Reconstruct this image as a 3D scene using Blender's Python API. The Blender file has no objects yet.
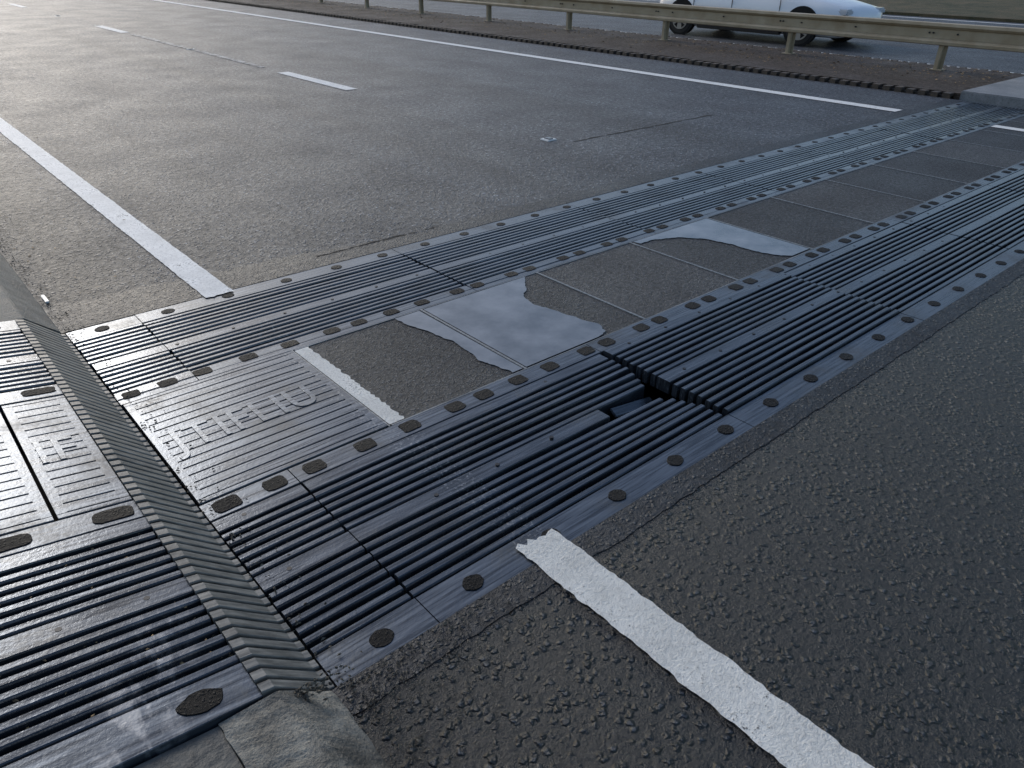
import bpy, bmesh, math, random
from mathutils import Vector, Matrix
from mathutils.geometry import tessellate_polygon
random.seed(7)
sc=bpy.context.scene
sc.view_settings.view_transform='Standard'
sc.view_settings.look='None'
sc.view_settings.exposure=0

# ---------------------------------------------------------------- helpers
def link(o,parent=None):
    sc.collection.objects.link(o)
    if parent: o.parent=parent
    return o
def empty(name):
    o=bpy.data.objects.new(name,None); return link(o)
def from_bm(bm,name,mat,parent=None,smooth=False,recalc=True):
    me=bpy.data.meshes.new(name)
    if recalc: bmesh.ops.recalc_face_normals(bm,faces=bm.faces[:])
    else:
        bm.normal_update()
        for f in bm.faces:
            if f.normal.z<0: f.normal_flip()
    bm.to_mesh(me); bm.free()
    me.materials.append(mat)
    if smooth:
        for p in me.polygons: p.use_smooth=True
    return link(bpy.data.objects.new(name,me),parent)
def sheet(bm,x0,x1,y0,y1,z,nx=1,ny=1):
    vs=[[bm.verts.new((x0+(x1-x0)*i/nx,y0+(y1-y0)*j/ny,z)) for j in range(ny+1)] for i in range(nx+1)]
    for i in range(nx):
        for j in range(ny):
            bm.faces.new((vs[i][j],vs[i+1][j],vs[i+1][j+1],vs[i][j+1]))
def box(bm,x0,x1,y0,y1,z0,z1,bev=0):
    r=bmesh.ops.create_cube(bm,size=1)
    for v in r['verts']:
        v.co=Vector((x0+(x1-x0)*(v.co.x+.5),y0+(y1-y0)*(v.co.y+.5),z0+(z1-z0)*(v.co.z+.5)))
    if bev:
        es=list({e for v in r['verts'] for e in v.link_edges})
        bmesh.ops.bevel(bm,geom=es,offset=bev,segments=2,affect='EDGES')
def bar(bm,y0,y1,path,depth=.06,b=.004,wob=.0):
    """bar running along X following path [(x,z)], chamfered top"""
    P=[]
    for (xa,za),(xb,zb) in zip(path[:-1],path[1:]):
        n=max(1,int(abs(xb-xa)/.35))
        for k in range(n): P.append((xa+(xb-xa)*k/n,za+(zb-za)*k/n))
    P.append(path[-1])
    prof=[(y0,-depth),(y0,-b*1.4),(y0+b*.35,-b*.45),(y0+b,0),(y1-b,0),(y1-b*.35,-b*.45),(y1,-b*1.4),(y1,-depth)]
    rings=[]
    for (x,z) in P:
        wy=random.uniform(-wob,wob); wz=random.uniform(-wob,wob)*.6
        rings.append([bm.verts.new((x,py+wy,z+pz+wz)) for py,pz in prof])
    for a,c in zip(rings[:-1],rings[1:]):
        for i in range(len(prof)-1):
            bm.faces.new((a[i],a[i+1],c[i+1],c[i]))
    bm.faces.new(rings[0]); bm.faces.new(rings[-1][::-1])
def disc(bm,c,rx,ry,n=18,slope=0,jit=.0,h=.003):
    top=[];bot=[]
    for i in range(n):
        a=2*math.pi*i/n; k=1+random.uniform(-jit,jit)
        x=rx*k*math.cos(a);y=ry*k*math.sin(a)
        top.append(bm.verts.new((c[0]+x,c[1]+y,c[2]+slope*x+h)))
        bot.append(bm.verts.new((c[0]+x*1.06,c[1]+y*1.06,c[2]+slope*x-.004)))
    bm.faces.new(top)
    for i in range(n):
        j=(i+1)%n; bm.faces.new((top[i],bot[i],bot[j],top[j]))
def squircle(bm,c,hx,hy,slope=0,h=.003):
    n=20;top=[];bot=[]
    for i in range(n):
        a=2*math.pi*(i+.5)/n; ca,sa=math.cos(a),math.sin(a)
        x=hx*math.copysign(abs(ca)**.45,ca)*random.uniform(.93,1.05);y=hy*math.copysign(abs(sa)**.45,sa)*random.uniform(.93,1.05)
        top.append(bm.verts.new((c[0]+x,c[1]+y,c[2]+slope*x+h)))
        bot.append(bm.verts.new((c[0]+x*1.05,c[1]+y*1.05,c[2]+slope*x-.004)))
    bm.faces.new(top)
    for i in range(n):
        j=(i+1)%n; bm.faces.new((top[i],bot[i],bot[j],top[j]))

class NT:
    def __init__(s,name):
        s.m=bpy.data.materials.new(name); s.m.use_nodes=True
        s.t=s.m.node_tree; s.b=s.t.nodes['Principled BSDF']; s.g=s.t.nodes.new('ShaderNodeNewGeometry')
        s.pos=s.g.outputs['Position']
    def n(s,ty,**k):
        x=s.t.nodes.new(ty)
        for a,v in k.items(): setattr(x,a,v)
        return x
    def l(s,a,b): s.t.links.new(a,b)
    def setin(s,node,idx,v):
        if isinstance(v,bpy.types.NodeSocket): s.l(v,node.inputs[idx])
        else: node.inputs[idx].default_value=v
    def math(s,op,a,b=0,c=0,clamp=False):
        x=s.n('ShaderNodeMath',operation=op); x.use_clamp=clamp
        s.setin(x,0,a); s.setin(x,1,b)
        if op in('MULTIPLY_ADD',): s.setin(x,2,c)
        return x.outputs[0]
    def vmul(s,v,xyz):
        x=s.n('ShaderNodeVectorMath',operation='MULTIPLY'); s.l(v,x.inputs[0]); x.inputs[1].default_value=xyz; return x.outputs[0]
    def noise(s,scale,detail=4,rough=.55,vec=None,col=False):
        x=s.n('ShaderNodeTexNoise'); s.l(vec or s.pos,x.inputs['Vector']); x.inputs['Scale'].default_value=scale
        x.inputs['Detail'].default_value=detail; x.inputs['Roughness'].default_value=rough
        return x.outputs['Color' if col else 'Fac']
    def voro(s,scale,vec=None,feature='F1'):
        x=s.n('ShaderNodeTexVoronoi',feature=feature); s.l(vec or s.pos,x.inputs['Vector']); x.inputs['Scale'].default_value=scale
        return x
    def mr(s,v,a,b,c,d,smooth=False):
        x=s.n('ShaderNodeMapRange')
        if smooth: x.interpolation_type='SMOOTHSTEP'
        s.l(v,x.inputs[0])
        for i,q in enumerate((a,b,c,d)): s.setin(x,i+1,q)
        return x.outputs[0]
    def mix(s,f,a,b,mode='MIX'):
        x=s.n('ShaderNodeMix',data_type='RGBA',blend_type=mode)
        s.setin(x,0,f)
        for i,q in ((6,a),(7,b)):
            if isinstance(q,bpy.types.NodeSocket): s.l(q,x.inputs[i])
            else: x.inputs[i].default_value=(*q,1) if len(q)==3 else q
        return x.outputs[2]
    def xyz(s):
        x=s.n('ShaderNodeSeparateXYZ'); s.l(s.pos,x.inputs[0]); return x.outputs
    def bump(s,h,dist,strength=1,normal=None):
        x=s.n('ShaderNodeBump'); s.l(h,x.inputs['Height']); x.inputs['Distance'].default_value=dist; x.inputs['Strength'].default_value=strength
        if normal: s.l(normal,x.inputs['Normal'])
        return x.outputs[0]
    def out(s,col=None,rough=None,normal=None,metal=None,spec=None):
        for k,v in (('Base Color',col),('Roughness',rough),('Normal',normal),('Metallic',metal),('Specular IOR Level',spec)):
            if v is None: continue
            if isinstance(v,bpy.types.NodeSocket): s.l(v,s.b.inputs[k])
            elif k=='Base Color': s.b.inputs[k].default_value=(*v,1)
            else: s.b.inputs[k].default_value=v
        return s.m
def tone_color(a,t):
    c=a.n('ShaderNodeCombineColor')
    for i in range(3): a.l(t,c.inputs[i])
    return c.outputs[0]

def asphalt(name,dark=(.018,.019,.021),stone=(.06,.062,.066),scale=45,dist=.006,r0=.4,r1=.65,tracks=False,protr=.35,spec=.5,fc=(.55,1.45),sp=26,fh=.5):
    a=NT(name)
    w=a.n('ShaderNodeVectorMath',operation='MULTIPLY_ADD'); a.l(a.noise(scale*1.4,1,col=True),w.inputs[0]); w.inputs[1].default_value=(.8/scale,)*3; a.l(a.pos,w.inputs[2])
    v=a.voro(scale,w.outputs[0])
    sep=a.n('ShaderNodeSeparateColor'); a.l(v.outputs['Color'],sep.inputs[0])
    pres=a.mr(sep.outputs[0],protr,protr+.25,.1,1)
    h1=a.math('MULTIPLY',a.mr(v.outputs['Distance'],.15,.52,1,0,True),pres)
    fine=a.noise(sp,5,.85)          # multi-scale speckle
    fine=a.mr(fine,.34,.66,0,1)
    h=a.math('MULTIPLY_ADD',fine,fh,h1)
    big=a.noise(1.3,3,.6)
    f=a.math('MULTIPLY',h1,a.mr(sep.outputs[1],0,1,.1,1))
    col=a.mix(f,dark,stone)
    tone=a.mr(big,.3,.7,.88,1.14)
    rough=a.mr(big,.3,.7,r1,r0)
    if tracks:
        X,Y,Z=a.xyz()
        st=a.noise(1.0,3,.6,vec=a.vmul(a.pos,(1.6,.02,1)))
        tone=a.math('MULTIPLY',tone,a.mr(st,.35,.65,.75,1.32))
        ed=a.math('MULTIPLY_ADD',big,.25,X)
        tone=a.math('MULTIPLY',tone,a.mr(ed,.95,1.35,.5,1))
    tone=a.math('MULTIPLY',tone,a.mr(fine,0,1,*fc))
    rough=a.math('ADD',rough,a.mr(fine,0,1,.12,-.1))
    col=a.mix(1,col,tone_color(a,tone),'MULTIPLY')
    return a.out(col,rough,a.bump(h,dist,1),None,spec)

M={}
M['road']=asphalt('asphalt',dark=(.03,.034,.041),stone=(.21,.228,.262),scale=40,dist=.010,tracks=True,r0=.47,r1=.58,spec=.38,fc=(.1,2.0),sp=20)
M['road_near']=asphalt('asphalt_coarse',dark=(.003,.0035,.005),stone=(.04,.048,.062),scale=40,dist=.014,r0=.22,r1=.33,protr=.25,spec=.58,fc=(.2,1.8),sp=30,fh=.3)  # stone against matrix; contrast also paints wet glints and dark gaps into the colour
M['infill']=asphalt('asphalt_infill',dark=(.024,.027,.031),stone=(.11,.119,.132),scale=85,dist=.006,r0=.5,r1=.65,protr=.1,spec=.35,fc=(.2,1.8),sp=45)
M['infill2']=asphalt('asphalt_infill_pale',dark=(.04,.042,.045),stone=(.15,.156,.165),scale=80,dist=.006,r0=.5,r1=.65,protr=.1,spec=.35,fc=(.2,1.8),sp=45)
M['tar']=asphalt('tar_band',dark=(.012,.013,.016),stone=(.055,.06,.069),scale=60,dist=.006,r0=.4,r1=.55,protr=.4,spec=.4,fc=(.25,1.75),sp=24)
M['median']=asphalt('median_surface',dark=(.045,.034,.027),stone=(.15,.12,.09),scale=60,dist=.008,r0=.6,r1=.85,spec=.25,fc=(.3,1.8),sp=14)
M['fill']=asphalt('bolt_pocket_fill',dark=(.003,.003,.004),stone=(.013,.014,.017),scale=110,dist=.005,r0=.5,r1=.7,protr=.2,spec=.2,sp=80)

def metal_rib(name,base=(.10,.108,.12),metal=.55,r0=.2,r1=.5,dirt=.4):
    a=NT(name); X,Y,Z=a.xyz()
    n1=a.noise(3,4,.6); n2=a.noise(70,3,.7); st=a.noise(6,3,.6,vec=a.vmul(a.pos,(.6,14,3)))
    col=a.mix(a.mr(st,.35,.7,0,1),tuple(c*.5 for c in base),tuple(c*1.4 for c in base))
    dm=a.math('MULTIPLY',a.mr(n1,.48,.7,0,1,True),a.mr(n2,.4,.6,.3,1))
    dm=a.math('MULTIPLY',dm,dirt)
    p=a.math('MULTIPLY',a.mr(X,1.14,1.17,0,1),a.mr(X,1.28,1.31,1,0))
    p=a.math('MULTIPLY',p,a.mr(a.noise(70,4,.75),.54,.66,0,.4))
    sv=a.noise(11,4,.65,vec=a.vmul(a.pos,(1.6,.6,1)))
    q=a.math('MULTIPLY',a.mr(a.math('ABSOLUTE',a.math('SUBTRACT',a.math('MULTIPLY_ADD',Y,-.45,X),-.5)),.02,.12,1,0),a.mr(Y,1.45,1.68,1,0))
    q=a.math('MULTIPLY',q,a.mr(X,.25,.3,1,0))
    q=a.math('MULTIPLY',q,a.mr(sv,.48,.62,0,.55))
    col=a.mix(dm,col,(.035,.032,.026))
    pq=a.math('MAXIMUM',p,q)
    col=a.mix(pq,col,(.45,.45,.45))
    nonmet=a.math('SUBTRACT',1,a.math('MAXIMUM',pq,dm),clamp=True)
    rough=a.math('ADD',a.mr(st,.3,.75,r0,r1),a.math('MULTIPLY',dm,.35))
    return a.out(col,rough,a.bump(n2,.0012,.6),a.math('MULTIPLY',nonmet,metal))
M['rib']=metal_rib('ribbed_steel',base=(.085,.096,.112),metal=.65,r0=.13,r1=.32)
M['plate']=metal_rib('flat_steel',base=(.10,.114,.134),metal=.6,r0=.2,r1=.42,dirt=.6)
M['kerbrib']=metal_rib('kerb_cover_steel',base=(.17,.165,.15),metal=.3,r0=.35,r1=.52,dirt=.7)
a=NT('bolt_dark'); M['bolt']=a.out((.02,.02,.022),.45,None,.4)
a=NT('pit_dirt'); n=a.noise(30,3,.7); M['pit']=a.out(a.mix(n,(.004,.004,.004),(.02,.017,.013)),.85,a.bump(n,.01))
a=NT('pit_black'); M['black']=a.out((.004,.004,.004),.9)

def paint(name,col=(.62,.62,.6),wear=.5,bd=.0012):
    a=NT(name); n1=a.noise(90,4,.75); n2=a.noise(5,4,.6)
    w=a.math('ADD',a.math('MULTIPLY',n1,.55),a.math('MULTIPLY',n2,.45))
    f=a.mr(w,wear-.03,wear+.03,0,1)
    c=a.mix(a.mr(n2,.3,.7,0,1),tuple(q*.75 for q in col),col)
    c=a.mix(a.mr(n1,.48,.7,0,.45),c,(.2,.2,.19))
    c=a.mix(f,c,(.045,.045,.047))
    return a.out(c,a.mr(n1,.3,.7,.5,.75),a.bump(n1,bd),None,.35)
M['paint']=paint('road_paint',(.8,.8,.78),wear=.60)
M['paint_new']=paint('road_paint_thick',(.76,.75,.70),wear=.62,bd=.006)
M['paint_old']=paint('road_paint_worn',(.5,.51,.51),wear=.49)
a=NT('puddle_water'); n=a.noise(5,4,.6); n2=a.noise(18,2)
M['water']=a.out(a.mix(a.mr(n,.35,.7,0,1),(.07,.08,.09),(.18,.19,.205)),a.mr(n,.3,.7,.03,.16),a.bump(n2,.0012,.25),None,.8)
def concrete(name,c0,c1,sc_=8,dist=.006):
    a=NT(name); n=a.noise(sc_,5,.65); n2=a.noise(sc_*12,4,.7); v=a.voro(sc_*14)
    col=a.mix(a.mr(n,.35,.65,0,1),c0,c1); col=a.mix(a.mr(n2,.5,.7,0,.6),col,tuple(x*.35 for x in c0))
    h=a.math('ADD',n2,a.math('MULTIPLY',v.outputs['Distance'],.3))
    return a.out(col,a.mr(n,.3,.7,.5,.85),a.bump(h,dist))
M['kerb']=concrete('kerb_concrete',(.06,.057,.048),(.28,.265,.225),9)
M['slab']=concrete('footway_concrete',(.05,.05,.045),(.15,.142,.125),3)
M['block']=concrete('plinth_concrete',(.14,.15,.16),(.26,.27,.28),4,.003)
M['drain']=concrete('drain_iron',(.03,.022,.017),(.09,.065,.045),10)
a=NT('rail_galvanised'); n=a.noise(3,4,.6); n2=a.noise(40,3,.7)
M['rail']=a.out(a.mix(a.mr(n,.3,.7,0,1),(.29,.225,.14),(.41,.345,.245)),a.mr(n2,.3,.7,.4,.65),a.bump(n2,.001),.1)
a=NT('grass_verge'); n=a.noise(1.5,4,.7); n2=a.noise(30,3,.8)
M['grass']=a.out(a.mix(a.mr(a.math('ADD',n,n2),.8,1.2,0,1),(.035,.045,.018),(.13,.10,.055)),.9,a.bump(n2,.05))
a=NT('dead_leaves'); n=a.noise(60,1)
r=a.n('ShaderNodeValToRGB'); a.l(n,r.inputs[0]); e=r.color_ramp.elements; e[0].position=.35;e[0].color=(.05,.028,.012,1); e[1].position=.65; e[1].color=(.42,.27,.12,1)
x=e.new(.5); x.color=(.2,.13,.06,1)
M['leaf']=a.out(r.outputs[0],.7)
a=NT('gravel_bits'); n=a.noise(40,1); M['grav']=a.out(a.mix(a.mr(n,.3,.7,0,1),(.03,.027,.022),(.15,.125,.09)),.75)
a=NT('car_paint_white'); M['car']=a.out((.75,.76,.78),.25); a.b.inputs['Coat Weight'].default_value=.6
a=NT('tyre'); M['tyre']=a.out((.012,.012,.012),.7)
a=NT('alloy'); M['alloy']=a.out((.4,.41,.42),.3,None,.9)
a=NT('car_glass'); M['glass']=a.out((.01,.012,.014),.05)
a=NT('lamp_red'); M['red']=a.out((.35,.01,.01),.15)
a=NT('lamp_clear'); M['clear']=a.out((.5,.52,.55),.1)
a=NT('white_plastic'); M['wplastic']=a.out((.7,.7,.68),.4)

# ---------------------------------------------------------------- ground and roads
YN,YF=1.20,3.80      # joint edges
bm=bmesh.new(); sheet(bm,-900,900,-900,900,-.45); from_bm(bm,'ground',M['grass'],recalc=False)
bm=bmesh.new(); sheet(bm,.40,11.05,-60,YN,0); from_bm(bm,'road',M['road_near'],recalc=False)
bm=bmesh.new(); sheet(bm,.40,11.05,YF,400,0); from_bm(bm,'road',M['road'],recalc=False)
bm=bmesh.new(); sheet(bm,14.1,26.3,-60,400,0); from_bm(bm,'road',M['road'],recalc=False)
bm=bmesh.new(); sheet(bm,-1.7,11.05,YN-.02,YF+.02,-.075,40,20)
bmesh.ops.delete(bm,geom=[f for f in bm.faces if 1.9<f.calc_center_median().x<2.5 and 1.4<f.calc_center_median().y<1.8],context='FACES')
for v in bm.verts:
    if v.co.x<.45: v.co.z+= .1
J=empty('bridge_expansion_joint')
from_bm(bm,'drainage_bed',M['pit'],J,recalc=False)
bm=bmesh.new(); sheet(bm,1.5,3,1.2,2.1,-.28); from_bm(bm,'void_floor',M['black'],J,recalc=False)

def ragged(name,xa,xb,y0,y1,j0,j1,z,mat,step=.025,parent=None,y1b=None):
    bm=bmesh.new(); n=int((xb-xa)/step); prev=None; o0=o1=0
    for i in range(n+1):
        x=xa+(xb-xa)*i/n
        o0=o0*.7+random.uniform(-j0,j0); o1=o1*.8+random.uniform(-j1,j1)
        yy=y1 if y1b is None else y1+(y1b-y1)*i/n
        a_=bm.verts.new((x,y0+o0,z)); b_=bm.verts.new((x,yy+o1,z))
        if prev: bm.faces.new((prev[0],a_,b_,prev[1]))
        prev=(a_,b_)
    return from_bm(bm,name,mat,parent,recalc=False)
ragged('tar_band',.44,11.0,1.105,YN,.003,0,.002,M['tar'],.015)
ragged('tar_band',.44,1.9,YF,4.17,0,.015,.002,M['tar'],y1b=4.05)
ragged('tar_band',1.9,2.75,YF,4.03,0,.015,.002,M['tar'],y1b=3.92)
ragged('tar_band',2.75,11.0,YF,3.96,0,.008,.002,M['tar'])
ragged('road_crack',5.35,7.6,5.22,5.245,.008,.008,.002,M['black'])
ragged('road_crack',1.9,2.8,3.955,3.97,.006,.008,.0035,M['black'],.02)

# ---------------------------------------------------------------- road markings (all along Y)
mk=empty('road_markings')
def yline(name,x0,x1,y0,y1,mat,jit=.003,z=.006,rag0=0,rag1=0,step=.03,maxn=500,parent=None):
    bm=bmesh.new(); n=min(maxn,max(2,int((y1-y0)/step))); m=8
    grid=[]; ja=jb=0
    for i in range(n+1):
        y=y0+(y1-y0)*i/n; row=[]
        ja=ja*.4+random.uniform(-jit,jit)*.6; jb=jb*.4+random.uniform(-jit,jit)*.6
        for k in range(m+1):
            x=x0+ja+(x1+jb-x0-ja)*k/m; yy=y
            if i==0: yy-=random.uniform(0,rag0)
            if i==n: yy+=random.uniform(0,rag1)
            row.append(bm.verts.new((x,yy,z)))
        grid.append(row)
    for i in range(n):
        for k in range(m): bm.faces.new((grid[i][k],grid[i][k+1],grid[i+1][k+1],grid[i+1][k]))
    return from_bm(bm,name,mat,parent or mk,recalc=False)
yline('edge_line',1.15,1.30,-8,1.265,M['paint_new'],.007,.006,0,.035,.018,600)
yline('edge_line',1.15,1.30,3.77,13,M['paint'],.004,.006,.015,0)
yline('edge_line',1.15,1.30,13,400,M['paint'],.002)
for k in range(-3,24):
    if k==-1: continue
    y=9.23+9.45*k
    yline('lane_dash',5.13,5.31,y,y+2.0,M['paint'],.004)
yline('worn_lane_trace',5.17,5.27,11.9,18.2,M['paint_old'],.01)
yline('edge_line',9.50,9.70,3.99,40,M['paint'],.003)
yline('edge_line',9.50,9.70,40,400,M['paint'],.002)
yline('edge_line',9.50,9.70,-10,1.09,M['paint'],.003)
yline('edge_line',14.35,14.51,-20,300,M['paint'],.003)
yline('edge_line',25.4,25.6,-20,300,M['paint'],.003)
for k in range(-3,14):
    yline('lane_dash',18.1,18.22,2+9.45*k,4+9.45*k,M['paint'],.004); yline('lane_dash',21.8,21.92,2+9.45*k,4+9.45*k,M['paint'],.004)

# ---------------------------------------------------------------- joint
XF,XT,HT,G=.464,.326,.117,.15
def zs(x): return HT+G*(XT-x)      # footway slab slope
low=[1.328+.0425*i for i in range(7)]
up=[1.703+.0415*i for i in range(6)]
def mirror(y0,y1): return (5.0-y1,5.0-y0)
ribs=[(y,y+.0255) for y in low]+[(y,y+.025) for y in up]
flats=[(1.624,1.694),(1.951,2.012)]
def module(name,path,dz=0,mir=False,brk=None,rough=.0014):
    bm=bmesh.new()
    for k,(a_,b_) in enumerate(ribs+flats):
        y0,y1=(mirror(a_,b_) if mir else (a_,b_))
        if mir: y0+=.002;y1+=.002
        p=[(x+random.uniform(-.004,.004) if i in(0,len(path)-1) else x,z+dz+random.uniform(-.0014,.0014)) for i,(x,z) in enumerate(path)]
        if brk and k in brk:
            for seg in brk[k]:
                bar(bm,y0,y1,[(seg[0],p[0][1]),(seg[1],p[0][1]+seg[2])],.06,.0045 if k<len(ribs) else .003,rough)
        else: bar(bm,y0,y1,p,.06,.0045 if k<len(ribs) else .003,rough)
    xs=[q[0] for q in path]; xa,xb=min(xs),max(xs); n=max(2,int((xb-xa)/.25))
    ya,yb=(1.32,2.01) if not mir else (2.99,3.68)
    if len(path)==2 and abs(path[0][1]-path[1][1])<.01:
        for i in range(n):
            x=xa+(xb-xa)*(i+.5)/n
            if brk and x>1.9: continue
            box(bm,x-.012,x+.012,ya,yb,-.075,-.045+dz)
    return from_bm(bm,name,M['rib'],J)
edges=[.482,.80,2.32,3.84,5.36,6.88,8.40,9.92,11.0]
for i,(xa,xb) in enumerate(zip(edges[:-1],edges[1:])):
    dz=random.uniform(-.002,.003)
    if i==2: dz=.012
    brk=None; xe=xb-.005
    if i==1:
        xe=xb-.025
        n=len(ribs)
        brk={n:[(xa,1.95,-.012)],
             6:[(xa,2.24,-.026)],5:[(xa,2.27,-.02)],7:[(xa,2.26,-.020)],
             3:[(xa,2.29,-.01)],4:[(xa,2.28,-.014)],8:[(xa,2.28,-.016)],9:[(xa,2.29,-.012)]}
    module('near_rib_module',[(xa+.004,0),(xe,0)],dz,False,brk)
    module('far_rib_module',[(xa+.004,0),(xb-.004,0)],random.uniform(-.002,.002),True)
for mir in (False,True):
    module('footway_rib_module',[(-1.6,zs(-1.6)),(-.38,zs(-.38))],0,mir)
    module('footway_rib_module',[(-.37,zs(-.37)),(.305,zs(.305))],0,mir)
# remnant of the broken strip, tipped into the slot
bm=bmesh.new(); box(bm,-.13,.13,-.022,.022,-.006,.006,.003)
bmesh.ops.transform(bm,matrix=Matrix.Translation((2.14,1.662,-.058))@Matrix.Rotation(.16,4,'Y')@Matrix.Rotation(.5,4,'X'),verts=bm.verts)
from_bm(bm,'broken_strip',M['rib'],J)
bm=bmesh.new(); y=YN+.003
while y<YF-.02:
    w=.031
    bar(bm,y,y+w,[(.478,.002),(.462,.006),(.336,.121),(.306,.128)],.02,.003,.0008)
    y+=.0405
from_bm(bm,'kerb_cover',M['kerbrib'],J)
bm=bmesh.new()
for xa,za,xb,zb in ((.475,-.06,.468,-.006),(.468,-.006,.335,.108),(.335,.108,.31,.10)):
    vs=[bm.verts.new(q) for q in ((xa,YN,za),(xb,YN,zb),(xb,YF,zb),(xa,YF,za))]; bm.faces.new(vs)
from_bm(bm,'kerb_backing',M['kerbrib'],J,recalc=False)

def plate(bm,x0,x1,y0,y1,dz=0):
    bar(bm,y0,y1,[(x0,dz),(x1,dz)],.03,.002,.0)
bm=bmesh.new()
for xa,xb in zip(edges[:-1],edges[1:]):
    plate(bm,xa+.002,xb-.002,1.20,1.322,random.uniform(-.001,.001)); plate(bm,xa+.002,xb-.002,3.68,3.80,random.uniform(-.001,.001))
for (ya,yb) in ((1.20,1.322),(3.68,3.80)):
    bar(bm,ya,yb,[(-1.6,zs(-1.6)),(-.38,zs(-.38))],.03,.002); bar(bm,ya,yb,[(-.375,zs(-.375)),(.305,zs(.305))],.03,.002)
for xa,xb in zip(edges[:-1],edges[1:]):
    plate(bm,xa+.002,xb-.002,2.020,2.118,0); plate(bm,xa+.002,xb-.002,2.944,2.984,0)
from_bm(bm,'edge_plates',M['plate'],J)
bm=bmesh.new()
x=.65
while x<10.95:
    disc(bm,(x,1.26,0),.034,.029,20,0,.06); disc(bm,(x-.02 if x<1.3 else x,3.735,0),.032,.027,20,0,.06); x+=.3135
for x in (.19,-.2,-.52,-.83):
    disc(bm,(x,1.26,zs(x)),.05,.032,20,-G,.08); disc(bm,(x,3.735,zs(x)),.05,.032,20,-G,.08)
px=[.73,.88,1.09,1.29]
k=0
for base in [1.30+.802*i for i in range(12)]:
    for o in (.21,.36,.55,.74) if k==0 else (.17,.31,.56,.70):
        px.append(base+o)
    k+=1
for x in px:
    if x>10.95: continue
    squircle(bm,(x,2.070,0),.040,.032); squircle(bm,(x-.04,3.007,.0),.040,.028)
squircle(bm,(.54,3.005,0),.035,.028)
squircle(bm,(.56,2.07,0),.045,.034)
for x in (.235,-.03,-.25,-.5,-.8):
    squircle(bm,(x,2.07,zs(x)),.055,.03,-G); squircle(bm,(x,3.005,zs(x)),.055,.026,-G)
from_bm(bm,'bolt_pockets',M['fill'],J)
bm=bmesh.new()
for xa,xb in zip(edges[:-1],edges[1:]):
    plate(bm,xa+.002,xb-.002,2.986,3.040,-.0005)
for (ya,yb) in ((2.02,2.118),(2.95,3.04)):
    bar(bm,ya,yb,[(-1.6,zs(-1.6)),(.305,zs(.305))],.03,.002)
from_bm(bm,'pocket_strip',M['plate'],J)

bm=bmesh.new()
x=.58
while x<10.9:
    for yy in (1.659,1.982,3.343):
        if yy==1.659 and 1.93<x<2.34: continue
        z=.013 if (2.32<x<3.84 and yy<2) else .001
        disc(bm,(x,yy,z),.008,.008,10,0,0,.001)
    x+=.27
for x in (.2,0,-.2,-.5):
    for yy in (1.659,1.982,3.343): disc(bm,(x,yy,zs(x)),.008,.008,10,-G,0,.001)
from_bm(bm,'small_bolts',M['bolt'],J)

def grooved(bm,x0,x1,zf,y0=2.126,y1=2.938,n=15):
    bar(bm,y0,y0+.022,[(x0,zf(x0)),(x1,zf(x1))],.02,.002); bar(bm,y1-.022,y1,[(x0,zf(x0)),(x1,zf(x1))],.02,.002)
    bar(bm,y0+.0222,y1-.0222,[(x0,zf(x0)),(x0+.028,zf(x0+.028))],.02,.001)
    bar(bm,y0+.0222,y1-.0222,[(x1-.028,zf(x1-.028)),(x1,zf(x1))],.02,.001)
    xa,xb=x0+.0282,x1-.0282; p=(y1-y0-.044)/n
    for i in range(n):
        ya=y0+.022+p*i+.003
        bar(bm,ya,ya+p-.006,[(xa,zf(xa)),(xb,zf(xb))],.02,.0015,.0004)
    vs=[bm.verts.new((xx,yy,zf(xx)-.006)) for xx,yy in ((x0+.001,y0+.001),(x1-.001,y0+.001),(x1-.001,y1-.001),(x0+.001,y1-.001))]; bm.faces.new(vs)
bm=bmesh.new()
grooved(bm,.49,1.225,lambda x:.002)
grooved(bm,.105,.303,zs); grooved(bm,-.52,.093,zs); grooved(bm,-1.6,-.53,zs)
from_bm(bm,'cast_cover_plates',M['plate'],J)
M['letter']=metal_rib('worn_lettering_steel',base=(.13,.146,.168),metal=.55,r0=.22,r1=.4,dirt=.6)
def text(body,x,y,z,size,slope=0,sx=1):
    cu=bpy.data.curves.new('lettering','FONT'); cu.body=body; cu.size=size; cu.extrude=.0018; cu.bevel_depth=.0008; cu.offset=.0008; cu.space_character=1.12
    o=bpy.data.objects.new('tmp',cu); sc.collection.objects.link(o)
    bpy.context.view_layer.update()
    me=bpy.data.meshes.new_from_object(o.evaluated_get(bpy.context.evaluated_depsgraph_get()))
    bpy.data.objects.remove(o)
    ob=bpy.data.objects.new('raised_lettering',me); me.materials.clear(); me.materials.append(M['letter']); link(ob,J)
    ob.location=(x,y,z); ob.rotation_euler=(0,math.atan(slope),0); ob.scale=(sx,1,1)
text('JTIFLIU',.545,2.46,.003,.235,0,.73)
text('IF',.125,2.46,zs(.125)+.001,.22,G,.75)

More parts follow.
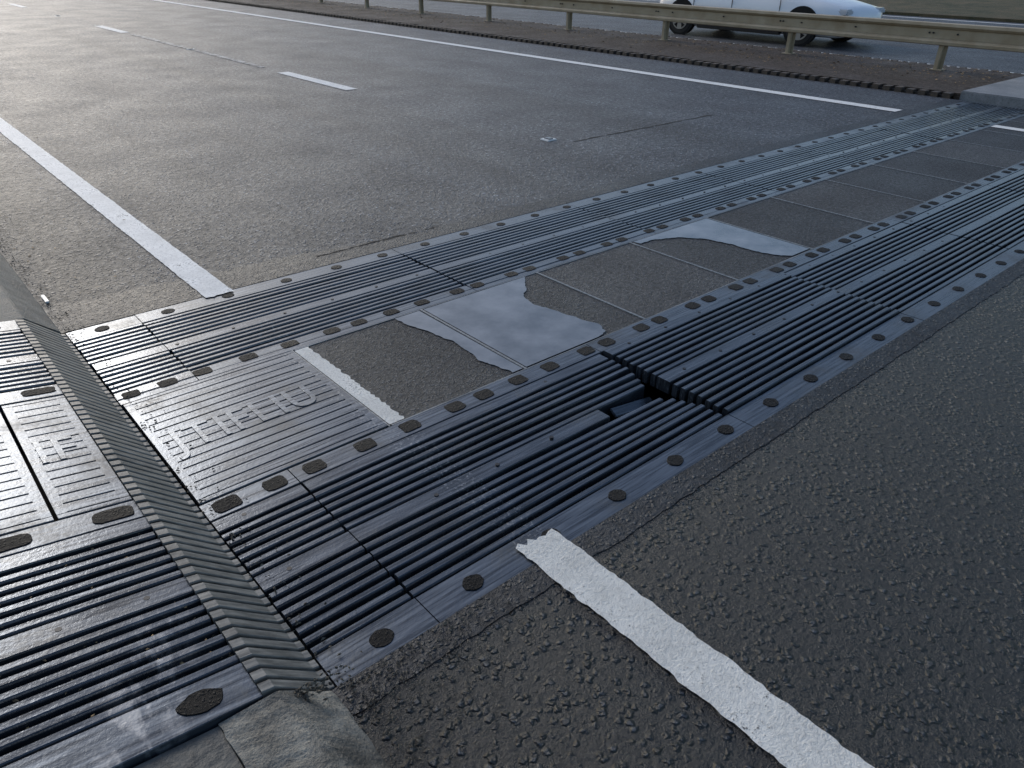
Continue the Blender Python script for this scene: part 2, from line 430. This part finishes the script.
div=[1.232]+[1.945+.81*i for i in range(12)]
div=[d for d in div if d<10.9]+[11.0]
bm=bmesh.new()
for d in div[1:-1]:
    box(bm,d-.007,d+.007,2.1185,2.9435,-.03,.001,.001)
box(bm,1.2262,1.2322,2.1185,2.9435,-.03,.001)
bar(bm,2.1182,2.1262,[(1.24,.0),(10.99,.0)],.03,.001); bar(bm,2.9362,2.9438,[(1.24,0),(10.99,0)],.03,.001)
M['frame']=metal_rib('tray_frame_steel',base=(.2,.21,.215),metal=.2,r0=.4,r1=.55,dirt=.3)
from_bm(bm,'tray_frames',M['frame'],J)
for i,(a_,b_) in enumerate(zip(div[:-1],div[1:])):
    bm=bmesh.new(); sheet(bm,a_+.007,b_-.007,2.127,2.936,-.004)
    from_bm(bm,'asphalt_tray',M['infill2'] if i in (2,5,8) else M['infill'],J,recalc=False)
bm=bmesh.new(); prev=None
for i in range(50):
    y=2.13+(2.932-2.13)*i/49; a_=bm.verts.new((1.236,y,0)); b_=bm.verts.new((1.306+random.uniform(-.007,.007),y,0))
    if prev: bm.faces.new((prev[0],a_,b_,prev[1]))
    prev=(a_,b_)
from_bm(bm,'tray_paint',M['paint_new'],J,recalc=False)
yline('tray_line',9.50,9.65,2.13,2.93,M['paint'],.004,.001,parent=J)

def puddle(pts,z=.0005,jag=.016):
    out=[]
    for i,p in enumerate(pts):
        q=pts[(i+1)%len(pts)]; straight=p[2]
        L=math.hypot(q[0]-p[0],q[1]-p[1]); n=max(1,int(L/.012)) if not straight else 1
        dx,dy=(q[0]-p[0])/L,(q[1]-p[1])/L; o=0
        for k in range(n):
            if k: o=o*.8+random.uniform(-jag,jag)*min(1,3*k/n,3*(n-k)/n)
            out.append((p[0]+dx*L*k/n-dy*o,p[1]+dy*L*k/n+dx*o))
    bm=bmesh.new(); vs=[bm.verts.new((x,y,z)) for x,y in out]
    for t in tessellate_polygon([[Vector((x,y,0)) for x,y in out]]):
        try: bm.faces.new([vs[i] for i in t])
        except ValueError: pass
    return from_bm(bm,'puddle',M['water'],J,recalc=False)
puddle([(1.93,2.93,1),(1.78,2.93,0),(1.79,2.83,0),(1.83,2.7,0),(1.86,2.55,0),(1.85,2.42,0),(1.83,2.32,0),(1.86,2.2,0),(1.875,2.135,1),(1.934,2.135,1)],jag=.005)
puddle([(1.957,2.93,1),(1.957,2.135,1),(2.42,2.135,0),(2.50,2.16,0),(2.53,2.24,0),(2.50,2.36,0),(2.47,2.5,0),(2.44,2.63,0),(2.47,2.73,0),(2.57,2.83,0),(2.66,2.93,1)],jag=.006)
puddle([(3.59,2.93,1),(3.60,2.88,0),(3.75,2.86,0),(3.9,2.79,0),(4.0,2.67,0),(4.05,2.5,0),(4.05,2.35,0),(4.09,2.22,0),(4.16,2.14,1),(4.36,2.14,1),(4.36,2.93,1)],jag=.006)

# ---------------------------------------------------------------- kerb and footway
def sweep(name,prof,y0,y1,mat,n=1,jit=0,smooth=False):
    bm=bmesh.new(); rows=[]
    for i in range(n+1):
        y=y0+(y1-y0)*i/n
        rows.append([bm.verts.new((x+random.uniform(-jit,jit),y,z+random.uniform(-jit,jit))) for x,z in prof])
    for a_,b_ in zip(rows[:-1],rows[1:]):
        for k in range(len(prof)-1): bm.faces.new((a_[k],a_[k+1],b_[k+1],b_[k]))
    bm.faces.new(rows[0]); bm.faces.new(rows[-1][::-1])
    return from_bm(bm,name,mat,None,smooth)
kp=[(.47,-.05),(.468,0),(.462,.012),(.425,.043),(.385,.078),(.352,.107),(.344,.113),(.333,.117),(.27,.120),(.20,.125),(.20,-.05)]
sweep('kerb',kp,-30,YN-.008,M['kerb'],1400,.0025,False)
sweep('kerb',kp,YF+.006,120,M['kerb'],900,.002,False)
def fz(x): return .120+.15*(.2-x)
for (ya,yb) in ((-30,YN-.01),(YF+.01,120)):
    sweep('footway',[(.199,-.1),(.199,fz(.199)),(-1.7,fz(-1.7)),(-1.7,-.2)],ya,yb,M['slab'])
sweep('verge',[(-1.71,-.4),(-1.71,.37),(-6,.6),(-30,.2),(-30,-.4)],-60,200,M['grass'])

# ---------------------------------------------------------------- median, drains, plinth
MZ=.06
for (ya,yb) in ((-60,1.05),(3.93,400)):
    bm=bmesh.new(); box(bm,11.20,13.95,ya,yb,-.3,MZ); from_bm(bm,'median',M['median'])
bm=bmesh.new()
for xx in (11.06,13.96):
    for (ya,yb) in ((-6,1.05),(4.0,45)):
        y=ya
        while y<yb:
            L=random.uniform(.085,.1)
            box(bm,xx,xx+.13,y,y+L,-.02,.055+random.uniform(-.006,.006)); y+=.16
        box(bm,xx+.05,xx+.13,ya,yb,-.1,.02)
    box(bm,xx,xx+.13,45.2,300,-.02,.06)
from_bm(bm,'drain_channel',M['drain'])
bm=bmesh.new(); box(bm,11.10,14.05,1.06,1.9,-.3,.10,.012); box(bm,11.10,14.05,1.92,3.0,-.3,.095,.012); box(bm,11.14,14.05,3.02,3.91,-.3,.10,.012)
from_bm(bm,'concrete_plinth',M['block'])
sweep('verge',[(26.3,-.3),(26.3,.08),(26.45,.1),(29,.25),(60,1.5),(200,2),(200,-.4)],-100,400,M['grass'])

# ---------------------------------------------------------------- guard rail
def guardrail(px,ylist,y0,y1,side):
    g=empty('guardrail')
    prof=[(-.02,.42),(.0,.415),(.06,.43),(.065,.47),(.035,.50),(.0,.515),(.0,.64),(.035,.655),(.065,.685),(.06,.725),(0,.735),(-.02,.73),(-.03,.70),(-.03,.45)]
    bm=bmesh.new()
    rows=[]
    ys=[y0]
    while ys[-1]<y1: ys.append(ys[-1]+2.9)
    for y in ys:
        dy=random.uniform(-.008,.008)
        rows.append([bm.verts.new((px-side*(a_+.06),y,z+dy)) for a_,z in prof])
    n=len(prof)
    for a_,b_ in zip(rows[:-1],rows[1:]):
        for k in range(n): bm.faces.new((a_[k],a_[(k+1)%n],b_[(k+1)%n],b_[k]))
    bm.faces.new(rows[0]); bm.faces.new(rows[-1][::-1])
    from_bm(bm,'beam',M['rail'],g)
    bm=bmesh.new()
    for y in ylist:
        box(bm,px-.035,px+.035,y-.004,y+.004,0,.70)
        box(bm,px-.042,px-.034,y-.004,y+.055,0,.70); box(bm,px+.034,px+.042,y-.055,y+.004,0,.70)
        box(bm,px-.10,px+.10,y-.09,y+.09,MZ-.005,MZ+.012)
    from_bm(bm,'posts',M['rail'],g)
    bm=bmesh.new()
    for y in ylist:
        for yy in (y-.18,y+.18,y+.24,y+1.45):
            r=bmesh.ops.create_cone(bm,cap_ends=True,segments=8,radius1=.014,radius2=.012,depth=.02)
            for v in r['verts']: v.co=Vector((px-side*(.06+.01)+v.co.z*-side,yy+v.co.x,.58+v.co.y))
    from_bm(bm,'bolts',M['bolt'],g)
guardrail(13.36,[-9,-6,-3,-.1,2.45,5.13,7.75,10.6,13.4,16.3]+[19.3+2.9*k for k in range(20)],-12,80,1)

# ---------------------------------------------------------------- car
def car(x0,yfront,L=4.75,W=1.82):
    c=empty('car')
    st=[(0.0,.55,.32,.55),(.06,.72,.22,.66),(.25,.84,.18,.74),(.7,.89,.18,.83),(1.2,.91,.18,.92),(1.7,.91,.18,.96),(2.6,.91,.18,.98),(3.5,.91,.18,1.0),(4.1,.89,.20,1.02),(4.5,.84,.24,1.02),(4.68,.76,.30,.98),(4.75,.62,.38,.85)]
    wheels=(.93,3.92)
    bm=bmesh.new(); rings=[]
    for t,hw,zb,zt in st:
        ring=[]
        for (fx,fz_) in ((-.80,0),(-.96,.08),(-1.0,.3),(-1.0,.55),(-.97,.8),(-.88,.95),(-.6,1.0),(0,1.03),(.6,1.0),(.88,.95),(.97,.8),(1.0,.55),(1.0,.3),(.96,.08),(.80,0)):
            ring.append(bm.verts.new((x0+W/2+fx*hw,yfront+t,zb+(zt-zb)*fz_)))
        rings.append(ring)
    n=len(rings[0])
    for a_,b_ in zip(rings[:-1],rings[1:]):
        for k in range(n): bm.faces.new((a_[k],a_[(k+1)%n],b_[(k+1)%n],b_[k]))
    bm.faces.new(rings[0]); bm.faces.new(rings[-1][::-1])
    from_bm(bm,'body',M['car'],c,True)
    bm=bmesh.new(); cs=[(1.25,.80,.94,.95),(2.05,.72,.96,1.40),(2.7,.70,.98,1.47),(3.5,.69,.99,1.44),(4.45,.72,1.0,1.05)]; rings=[]
    for t,hw,zb,zt in cs:
        rings.append([bm.verts.new((x0+W/2+fx,yfront+t,z)) for fx,z in ((-.84,zb-.05),(-hw*1.02,zb+(zt-zb)*.6),(-hw*.9,zt-.03*(zt>1.1)),(0,zt+.02),(hw*.9,zt-.03*(zt>1.1)),(hw*1.02,zb+(zt-zb)*.6),(.84,zb-.05))])
    for a_,b_ in zip(rings[:-1],rings[1:]):
        for k in range(len(a_)-1): bm.faces.new((a_[k],a_[k+1],b_[k+1],b_[k]))
    from_bm(bm,'glasshouse',M['glass'],c,True)
    bm=bmesh.new(); box(bm,x0+W/2-.64,x0+W/2+.64,yfront+2.0,yfront+3.6,1.44,1.50,.03)
    for s in (-1,1):
        for (ta,za,tb,zb) in ((1.25,.95,2.05,1.44),(2.75,.97,2.78,1.47),(3.55,1.46,4.45,1.02)):
            xx=x0+W/2+s*.765
            vs=[bm.verts.new((xx+s*.05*(1 if z<1.2 else -1.6)+s*.012,yfront+t+d,z)) for t,z,d in ((ta,za,-.04),(ta,za,.05),(tb,zb,.05),(tb,zb,-.04))]; bm.faces.new(vs)
    from_bm(bm,'roof_and_pillars',M['car'],c)
    for wt in wheels:
        for s in (-1,1):
            xc=x0+W/2+s*(W/2-.10); yc=yfront+wt
            for nm,rad,dep,mat,off in (('wheel_arch',.375,.03,'black',.085),('tyre',.325,.21,'tyre',0),('rim',.215,.02,'alloy',.108)):
                bm=bmesh.new(); bmesh.ops.create_cone(bm,cap_ends=True,segments=36,radius1=rad,radius2=rad,depth=dep)
                if nm=='tyre': bmesh.ops.bevel(bm,geom=[e for e in bm.edges if len(e.link_faces)==2 and any(len(f.verts)>4 for f in e.link_faces)],offset=.03,segments=3,affect='EDGES')
                bmesh.ops.transform(bm,matrix=Matrix.Translation((xc+s*off,yc,.325+(.03 if nm=='wheel_arch' else 0)))@Matrix.Rotation(math.pi/2,4,'Y'),verts=bm.verts)
                from_bm(bm,nm,M[mat],c)
            bm=bmesh.new()
            for k in range(5):
                a0=2*math.pi*k/5+.3
                vs=[bm.verts.new((xc+s*.121,yc+r_*math.cos(q),.325+r_*math.sin(q))) for r_,q in ((.08,a0),(.195,a0-.28),(.195,a0+.28))]; bm.faces.new(vs)
            from_bm(bm,'rim_openings',M['black'],c)
    bm=bmesh.new()
    for s in (-1,1): box(bm,x0+W/2+s*.88-.05,x0+W/2+s*.88+.05,yfront+1.35,yfront+3.45,.17,.27,.02)
    box(bm,x0+.35,x0+W-.35,yfront-.012,yfront+.1,.28,.42,.02)
    from_bm(bm,'sills_and_grille',M['bolt'],c)
    bm=bmesh.new()
    for s in (-1,1): box(bm,x0+W/2+s*.66-.12,x0+W/2+s*.66+.12,yfront+.05,yfront+.35,.58,.70,.03)
    from_bm(bm,'headlamps',M['clear'],c)
    bm=bmesh.new()
    for s in (-1,1): box(bm,x0+W/2+s*.72-.10,x0+W/2+s*.72+.10,yfront+L-.22,yfront+L-.03,.75,.95,.03)
    from_bm(bm,'tail_lamps',M['red'],c)
    bm=bmesh.new()
    for s in (-1,1): box(bm,x0+W/2+s*1.0-.1,x0+W/2+s*1.0+.1,yfront+1.5,yfront+1.62,.95,1.08,.03)
    from_bm(bm,'door_mirrors',M['car'],c)
    bm=bmesh.new()
    for t in (1.45,2.6,3.6): box(bm,x0-.004,x0+.01,yfront+t,yfront+t+.008,.3,.95)
    from_bm(bm,'door_seams',M['black'],c)
car(15.2,7.75)

# ---------------------------------------------------------------- small things
def stud(x,y):
    g=empty('road_stud')
    bm=bmesh.new(); box(bm,x-.06,x+.06,y-.06,y+.06,-.01,.012,.006); from_bm(bm,'casting',M['wplastic'],g)
    bm=bmesh.new(); box(bm,x-.03,x+.03,y-.04,y+.04,.010,.020,.004); from_bm(bm,'reflector',M['plate'],g)
for y in (5.44,14.9,24.3,33.8): stud(5.21,y)
bm=bmesh.new(); box(bm,.495,.512,4.22,4.33,.001,.014,.003); from_bm(bm,'plastic_stick',M['wplastic'])

def scatter(name,mat,fn,n,s0,s1,flat=.25,parent=None):
    bm=bmesh.new()
    for _ in range(n):
        p=fn()
        if p is None: continue
        s=random.uniform(s0,s1); R=Matrix.Rotation(random.uniform(0,6.28),3,'Z')@Matrix.Rotation(random.uniform(-.5,.5),3,'X')
        pts=[Vector((-1,0,0)),Vector((0,-.5,.1)),Vector((1,0,0)),Vector((0,.55,.1)),Vector((0,0,flat*2))]
        vs=[bm.verts.new(R@(q*s*random.uniform(.7,1.2))+Vector(p)) for q in pts]
        for t in ((0,1,4),(1,2,4),(2,3,4),(3,0,4)): bm.faces.new([vs[i] for i in t])
    return from_bm(bm,name,mat,parent)
def f1():
    y=random.uniform(-.3,8)
    if 1.2<y<3.8 and random.random()<.4: return None
    return (.475+abs(random.gauss(0,.06)),y,.006)
scatter('grit',M['grav'],f1,1200,.002,.008,.4)
def f1b(): return (.50+abs(random.gauss(0,.25)),1.2-abs(random.gauss(0,.14)),.004)
scatter('grit',M['grav'],f1b,600,.002,.006,.4)
def f1c(): return (.40+random.gauss(0,.05),1.19-abs(random.gauss(0,.02)),.075+random.uniform(0,.02))
scatter('grit',M['grav'],f1c,120,.003,.009,.4)
def f2():
    x=random.uniform(-.8,.3); return (x,random.uniform(1.32,2.0),zs(x)-.035+random.uniform(0,.03))
scatter('leaf_litter',M['leaf'],f2,900,.003,.009,.1)
def f3():
    x=13.0+random.gauss(0,.6); x=min(max(x,11.25),13.9); return (x,random.uniform(4.1,40),MZ+.004)
scatter('leaf_litter',M['leaf'],f3,2600,.012,.035,.1)
def f4(): return (random.uniform(.6,10.9),random.choice([random.uniform(1.33,2),random.uniform(3.05,3.68)]),-.07)
scatter('grit',M['grav'],f4,900,.005,.014,.4)
def f5(): return (14.2+abs(random.gauss(0,.12)),random.uniform(0,30),.01)
scatter('leaf_litter',M['leaf'],f5,500,.012,.035,.1)
def f6(): return (.48+abs(random.gauss(0,.3)),random.uniform(4,12),.006)
scatter('leaf_litter',M['leaf'],f6,220,.004,.014,.1)

# ---------------------------------------------------------------- light
w=bpy.data.worlds.new('World'); sc.world=w; w.use_nodes=True; t=w.node_tree
bg=t.nodes['Background']; sky=t.nodes.new('ShaderNodeTexSky'); sky.sky_type='NISHITA'; sky.sun_disc=False
EL=math.radians(29); AZ=math.radians(2)
sky.sun_elevation=EL; sky.sun_rotation=AZ; sky.air_density=1.1; sky.dust_density=1.8; sky.ozone_density=2.5
t.links.new(sky.outputs[0],bg.inputs[0]); bg.inputs[1].default_value=.15
sd=bpy.data.lights.new('sun','SUN'); sd.energy=1.5; sd.angle=math.radians(18); sd.color=(1,.97,.93)
so=bpy.data.objects.new('sun',sd); link(so)
d=Vector((math.sin(AZ)*math.cos(EL),math.cos(AZ)*math.cos(EL),math.sin(EL)))
so.rotation_euler=d.to_track_quat('Z','Y').to_euler()

# ---------------------------------------------------------------- camera
cd=bpy.data.cameras.new('camera'); cam=bpy.data.objects.new('camera',cd); link(cam)
cd.sensor_width=36; cd.lens=36*741/1024; cd.clip_end=3000; cd.clip_start=.05
right=Vector((.7558,-.6545,.0109)); down=Vector((-.3229,-.3873,-.8636)); fwd=Vector((.5697,.6493,-.5040))
m=Matrix((( right.x,-down.x,-fwd.x,0),(right.y,-down.y,-fwd.y,0),(right.z,-down.z,-fwd.z,1.6),(0,0,0,1)))
cam.matrix_world=m.normalized()
sc.camera=cam
